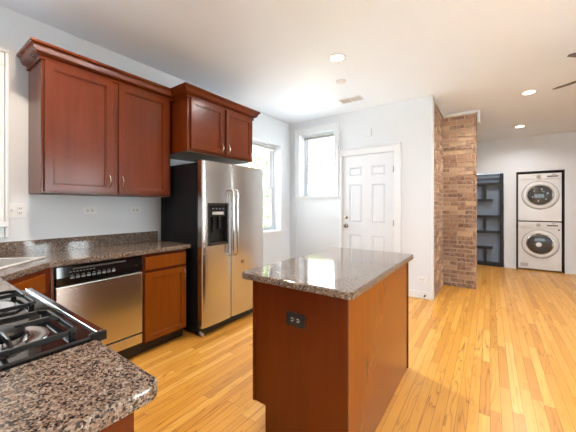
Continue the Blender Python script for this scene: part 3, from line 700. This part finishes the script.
# ------------------------------------------------------------------ outlets and switches
def outlet(label, o, ax_u, nrm, w_, h_, kind='h', plate='plastic', cat='outlet', name='power_outlet', slot='slot', group=None):
    """o: centre on the wall; ax_u: horizontal axis; nrm: outward normal"""
    u = Vector(ax_u); n_ = Vector(nrm); z = Vector((0, 0, 1)); o = Vector(o)
    t = thing(name, label, cat, tuple(o), group)
    def bx(mb, a0, a1, c0, c1, d0, d1):
        p = [o+u*a+z*c+n_*d0 for a, c in ((a0, c0), (a1, c0), (a1, c1), (a0, c1))]; mb.prism([tuple(q_) for q_ in p], n_*(d1-d0)); return mb
    bx(MB(), -w_/2, w_/2, -h_/2, h_/2, .0008, .006).build('plate', plate, t, bevel=.002)
    def recept(cu, cz, rot):
        if rot: r_ = bx(MB(), cu-.032, cu+.032, cz-.016, cz+.016, .0061, .0085)
        else: r_ = bx(MB(), cu-.016, cu+.016, cz-.034, cz+.034, .0061, .0085)
        ro = r_.build('receptacle', plate, t, bevel=.003)
        s_ = MB()
        for k in (-1, 1):
            if rot:
                c_ = cu+k*.018; bx(s_, c_-.007, c_+.005, cz+.004, cz+.009, .0086, .0092); bx(s_, c_-.007, c_+.005, cz-.009, cz-.004, .0086, .0092); bx(s_, c_+.007, c_+.011, cz-.003, cz+.003, .0086, .0092)
            else:
                c_ = cz+k*.018; bx(s_, cu-.009, cu-.004, c_-.004, c_+.006, .0086, .0092); bx(s_, cu+.004, cu+.009, c_-.004, c_+.006, .0086, .0092); bx(s_, cu-.003, cu+.003, c_-.011, c_-.007, .0086, .0092)
        s_.build('slots', slot, ro)
    def toggle(cu):
        bx(MB(), cu-.006, cu+.006, -.004, .012, .0061, .015).build('toggle', plate, t, bevel=.002)
    if kind == 'h': recept(0, 0, True)
    elif kind == 'v': recept(0, 0, False)
    elif kind == 'sw': toggle(0)
    elif kind == 'combo': toggle(-.023); recept(.023, 0, False)
    return t
yx = (0, 1, 0)
outlet('white double plate with a switch and an outlet, leftmost on the counter wall', (WX, .580, 1.255), yx, (1, 0, 0), .114, .114, 'combo')
outlet('white horizontal outlet above the dishwasher, middle of the backsplash wall', (WX, 1.082, 1.250), yx, (1, 0, 0), .114, .072, 'h')
outlet('white horizontal outlet nearest the refrigerator on the counter wall', (WX, 1.497, 1.250), yx, (1, 0, 0), .114, .072, 'h')
outlet('white horizontal outlet low on the back wall near the brick', (-.775, BY, .266), (1, 0, 0), (0, -1, 0), .114, .072, 'h')
outlet('white light switch beside the back window left of the door', (-2.085, BY, 1.335), (1, 0, 0), (0, -1, 0), .070, .114, 'sw', cat='light switch', name='light_switch')
outlet('black outlet on the end panel of the island', (-.823, iy0, .700), (1, 0, 0), (0, -1, 0), .114, .072, 'h', plate='black', slot='applgrey')
t = thing('door_chime', 'small white chime box high on the wall above the door', 'chime', (-1.545, BY, 2.43))
MB().box(-1.60, -1.49, BY-.03, BY-.001, 2.375, 2.485).build('cover', 'wall', t, bevel=.004)
m = MB().lathe((-.735, BY-.0185, .05), (0, -1, 0), [(.012, 0), (.012, .004), (.005, .006), (.005, .045), (.009, .047), (.009, .056), (0, .058)], 14).build('door_stop', 'iron', smooth=True)
m['label'] = 'tiny dark door stop on the white baseboard of the back wall'; m['category'] = 'door stop'

# ------------------------------------------------------------------ ceiling fixtures
def downlight(x, y, z, label, power, tilt=0.0, tone=(1.0, .96, .92)):
    t = thing('recessed_light', label, 'light', (x, y, z), 'recessed ceiling lights')
    a = (0, -math.sin(tilt), -math.cos(tilt))
    MB().lathe((x, y, z), a, [(.092, 0), (.092, .004), (.072, .007), (.066, .002)], 36).build('trim_ring', 'trim', t, smooth=True)
    MB().lathe((x, y, z), a, [(.067, .0015), (.04, .003), (0, .0035)], 36).build('lens', 'lamp', t, smooth=True)
    l = bpy.data.lights.new('downlight_lamp', 'AREA'); l.shape = 'DISK'; l.size = .13; l.energy = power; l.color = tone; l.spread = math.radians(150)
    o = bpy.data.objects.new('downlight_lamp', l); col.objects.link(o); o.location = (0, 0, -.012); o.parent = t; o.rotation_euler = (0, 0, 0)
    return t
sl = math.atan((CZ-FZ)/(FY-4.40)); cz_ = lambda y: CZ-max(0, y-4.40)*math.tan(sl)
downlight(-1.283, 2.675, CZ, 'round recessed ceiling light above the island, nearest the kitchen', 20)
downlight(.420, 4.914, cz_(4.914), 'recessed ceiling light near the fan, left of the fan blade', 24, sl)
downlight(.440, 6.62, cz_(6.62), 'recessed ceiling light farthest away, above the washer and dryer', 13, sl)
downlight(-2.15, .62, CZ, 'added unseen ceiling light over the sink corner', 15, tone=(1.0, .78, .58))  # added out of view to brighten and warm the near-left wall
downlight(-1.25, .95, CZ, 'added unseen ceiling light over the aisle between range and island', 4, tone=(1.0, .80, .60))  # unseen lamp added for floor bounce onto the ceiling
downlight(1.20, .20, CZ, 'added unseen ceiling light over the open floor right of the island', 26)  # added outside the view to brighten the right-hand floor
downlight(1.9, 2.2, CZ, 'added unseen ceiling light over the open floor near the tall side windows', 20)  # unseen lamp, added as fill for the right room
t = MB().lathe((-1.479, 3.194, CZ), (0, 0, -1), [(.062, .0005), (.062, .010), (.052, .022), (.030, .028), (0, .029)], 32).build('smoke_detector', 'trim', smooth=True)
t['label'] = 'small round white smoke detector on the ceiling beside the vent'; t['category'] = 'smoke detector'
# air vent
vt = thing('air_vent', 'rectangular white ceiling vent with dark slots in front of the door', 'vent', (-1.62, 3.83, CZ))
vx, vy, va = -1.62, 3.83, 0
fr = MB(); vw, vd, b_ = .17, .095, .022
fr.box(vx-vw, vx+vw, vy-vd, vy-vd+b_, CZ-.008, CZ-.0005).box(vx-vw, vx+vw, vy+vd-b_, vy+vd, CZ-.008, CZ-.0005).box(vx-vw, vx-vw+b_, vy-vd+b_, vy+vd-b_, CZ-.008, CZ-.0005).box(vx+vw-b_, vx+vw, vy-vd+b_, vy+vd-b_, CZ-.008, CZ-.0005).box(vx-.008, vx+.008, vy-vd+b_, vy+vd-b_, CZ-.008, CZ-.0005)
fr.build('frame', 'trim', vt, bevel=.002)
MB().box(vx-vw+b_, vx+vw-b_, vy-vd+b_, vy+vd-b_, CZ-.0015, CZ-.0005).build('duct_opening', 'slot', vt)
m = MB()
for k in range(9):
    y = vy-vd+b_+.006+k*.0165; m.prism([(vx-vw+b_, y, CZ-.002), (vx-vw+b_, y+.006, CZ-.007), (vx-vw+b_, y+.0075, CZ-.007), (vx-vw+b_, y+.0015, CZ-.002)], (2*(vw-b_), 0, 0))
m.build('louvers', 'applgrey', vt)
# ceiling fan
fcx, fcy, fz = 1.107, 3.57, 2.50
fn = thing('ceiling_fan', 'dark ceiling fan at the right edge, only two blade tips showing', 'fan', (fcx, fcy, CZ))
MB().lathe((fcx, fcy, CZ-.001), (0, 0, -1), [(.07, 0), (.07, .03), (.03, .06), (.015, .065), (.015, .22), (.05, .23), (.10, .26), (.11, .31), (.09, .36), (.03, .38), (0, .385)], 32).build('motor', 'bronze', fn, smooth=True)
a_ = math.atan2(4.0-fcy, .54-fcx)
for k in range(5):
    an = a_ + k*2*PI/5; m = MB(); R_ = .715
    pts = [(.14, -.035), (.22, -.055), (.60, -.066), (.69, -.050), (R_, -.01), (R_-.005, .03), (.66, .055), (.22, .05), (.14, .035)]
    m.prism([(x, y, 0) for x, y in pts], (0, 0, .008)); m.xf(Matrix.Translation((fcx, fcy, fz)) @ Matrix.Rotation(an, 4, 'Z') @ Matrix.Rotation(math.radians(-12), 4, 'X'))
    m.build('blade', 'fan', fn, bevel=.002)

# ------------------------------------------------------------------ washer and dryer
def laundry(name, label, cat, z0, h, washer):
    x0, x1, yf = .470, 1.130, FY+.030
    t = thing(name, label, cat, ((x0+x1)/2, yf+.35, z0)); cx = (x0+x1)/2; dz = z0+h*.5
    MB().box(x0, x1, yf, yf+.70, z0+.004, z0+h-.001).build('cabinet_body', 'appl', t, bevel=.008, seg=3)
    zc = z0+h*.545 if not washer else z0+h*.54; R_ = .278
    el = 1.0
    d = MB().lathe((cx+.01, yf-.001, zc), (0, -1, 0), [(R_+.006, 0), (R_+.006, .004), (R_, .006)], 56).build('door_gasket', 'slot', t, smooth=True)
    d = MB().lathe((cx+.01, yf-.006, zc), (0, -1, 0), [(R_-.004, 0), (R_-.006, .008), (R_-.025, .015), (.225, .020), (.214, .018), (.211, .008)], 56).build('door', 'appl', t, smooth=True)
    MB().lathe((cx+.01, yf-.006, zc), (0, -1, 0), [(.2105, .006), (.209, .014), (.197, .017), (.193, .010)], 56).build('chrome_ring', 'chrome' if washer else 'applgrey', d, smooth=True)
    MB().lathe((cx+.01, yf-.006, zc), (0, -1, 0), [(.1925, .008), (.160, .016), (.09, .024), (0, .028)], 48).build('door_glass', 'portglass', d, smooth=True)
    if washer:
        MB().lathe((cx-.01, yf-.0345, zc-.01), (0, -1, 0), [(.045, 0), (.040, .003), (0, .004)], 24).build('door_label', 'plastic', d)
    else:
        for k in range(6):
            an = k*PI/3+.3; MB().cyl((cx+.01+.12*math.cos(an), yf-.027, zc+.12*math.sin(an)), (0, -1, 0), .010, .006, 12).build('door_stud', 'plastic', d)
    MB().box(cx+.185, cx+.205, yf-.030, yf-.019, zc-.04, zc+.04).build('door_handle', 'applgrey', d, bevel=.003)
    zp = z0+h-.115
    cp = MB().box(x0+.006, x1-.006, yf-.012, yf-.0005, zp, z0+h-.008).build('control_panel', 'appl', t, bevel=.004)
    MB().lathe((cx-.01, yf-.0125, zp+.055), (0, -1, 0), [(.036, 0), (.034, .006), (.026, .010), (.022, .028), (0, .030)], 32).build('dial', 'applgrey', cp, smooth=True)
    MB().box(cx+.115, cx+.275, yf-.0145, yf-.0125, zp+.036, zp+.058).build('display', 'display', cp)
    MB().box(cx+.185, cx+.235, yf-.0140, yf-.0125, zp+.080, zp+.090).build('indicator', 'display', cp)
    if washer:
        MB().box(x0+.02, x0+.17, yf-.0145, yf-.0125, zp+.020, zp+.085).build('detergent_drawer', 'appl', cp, bevel=.004)
        MB().box(x0+.04, x0+.13, yf-.0165, yf-.0147, zp+.020, zp+.030).build('drawer_grip', 'applgrey', cp)
        MB().box(x0+.04, x0+.16, yf-.003, yf-.0005, z0+.05, z0+.12).build('filter_cover', 'applgrey', t, bevel=.003)
        MB().box(x1-.055, x1-.030, yf-.003, yf-.0005, zp-.05, zp-.02).build('energy_sticker', 'slot', t)
    for k in range(4):
        MB().cyl((cx+.13+k*.038, yf-.0125, zp+.070), (0, -1, 0), .006, .004, 12).build('button', 'applgrey', cp)
    return t
laundry('washing_machine', 'white front loading washing machine at the bottom of the stacked pair', 'washing machine', .02, .955, True)
laundry('tumble_dryer', 'white front loading dryer stacked on top of the washing machine', 'dryer', .990, .955, False)
lf = MB().box(WN[0]+.001, WN[0]+.014, FY-.004, FY+.10, .001, WN[3]-.001).box(WN[1]-.014, WN[1]-.001, FY-.004, FY+.10, .001, WN[3]-.001).box(WN[0]+.014, WN[1]-.014, FY-.004, FY+.10, WN[3]-.018, WN[3]-.001)
struct('trim_5', lf, 'navy')

# ------------------------------------------------------------------ shelf unit in the far recess
sh = thing('shelf_unit', 'dark framed open shelving with blue grey back in the recess behind the brick', 'shelf', (-.35, FY+.2, 0))
sx0, sx1, syf, syb = -.985, .232, FY+.02, FY+.13
MB().box(sx0, sx1, syb, syb+.02, .003, 1.985).build('back_panel', 'bluegrey', sh)
MB().box(sx1-.055, sx1, syf, syb-.001, .003, 1.985).build('side_frame', 'navy', sh); MB().box(sx0, sx0+.045, syf, syb-.001, .003, 1.985).build('side_frame', 'navy', sh)
MB().box(sx0+.046, sx1-.056, syf+.05, syb-.001, 1.90, 1.985).build('header', 'bluegrey', sh)
MB().box(sx0+.046, sx1-.056, syf, syb-.001, .003, .08).build('base', 'navy', sh)
SI, SJ = sx0+.046, sx1-.056
for a, b, z in ((SI, SJ, 1.743), (SI, .052, 1.392), (SI, SJ, 1.041), (SI, SJ, .706), (SI, .052, .361)):
    MB().box(a, b, syf, syb-.001, z, z+.055).build('shelf', 'navy', sh)
for x, z0, z1 in ((-.085, 1.448, 1.742), (-.085, .762, 1.040), (-.085, .081, .360), (-.60, 1.448, 1.742), (-.60, 1.097, 1.391), (-.60, .762, 1.040), (-.60, .417, .705)):
    MB().box(x-.022, x+.022, syf+.001, syb-.001, z0, z1).build('divider', 'navy', sh)
struct('wall_recess', MB().box(-1.10, .30, FY+.42, FY+.46, 0, 2.3), 'wall')
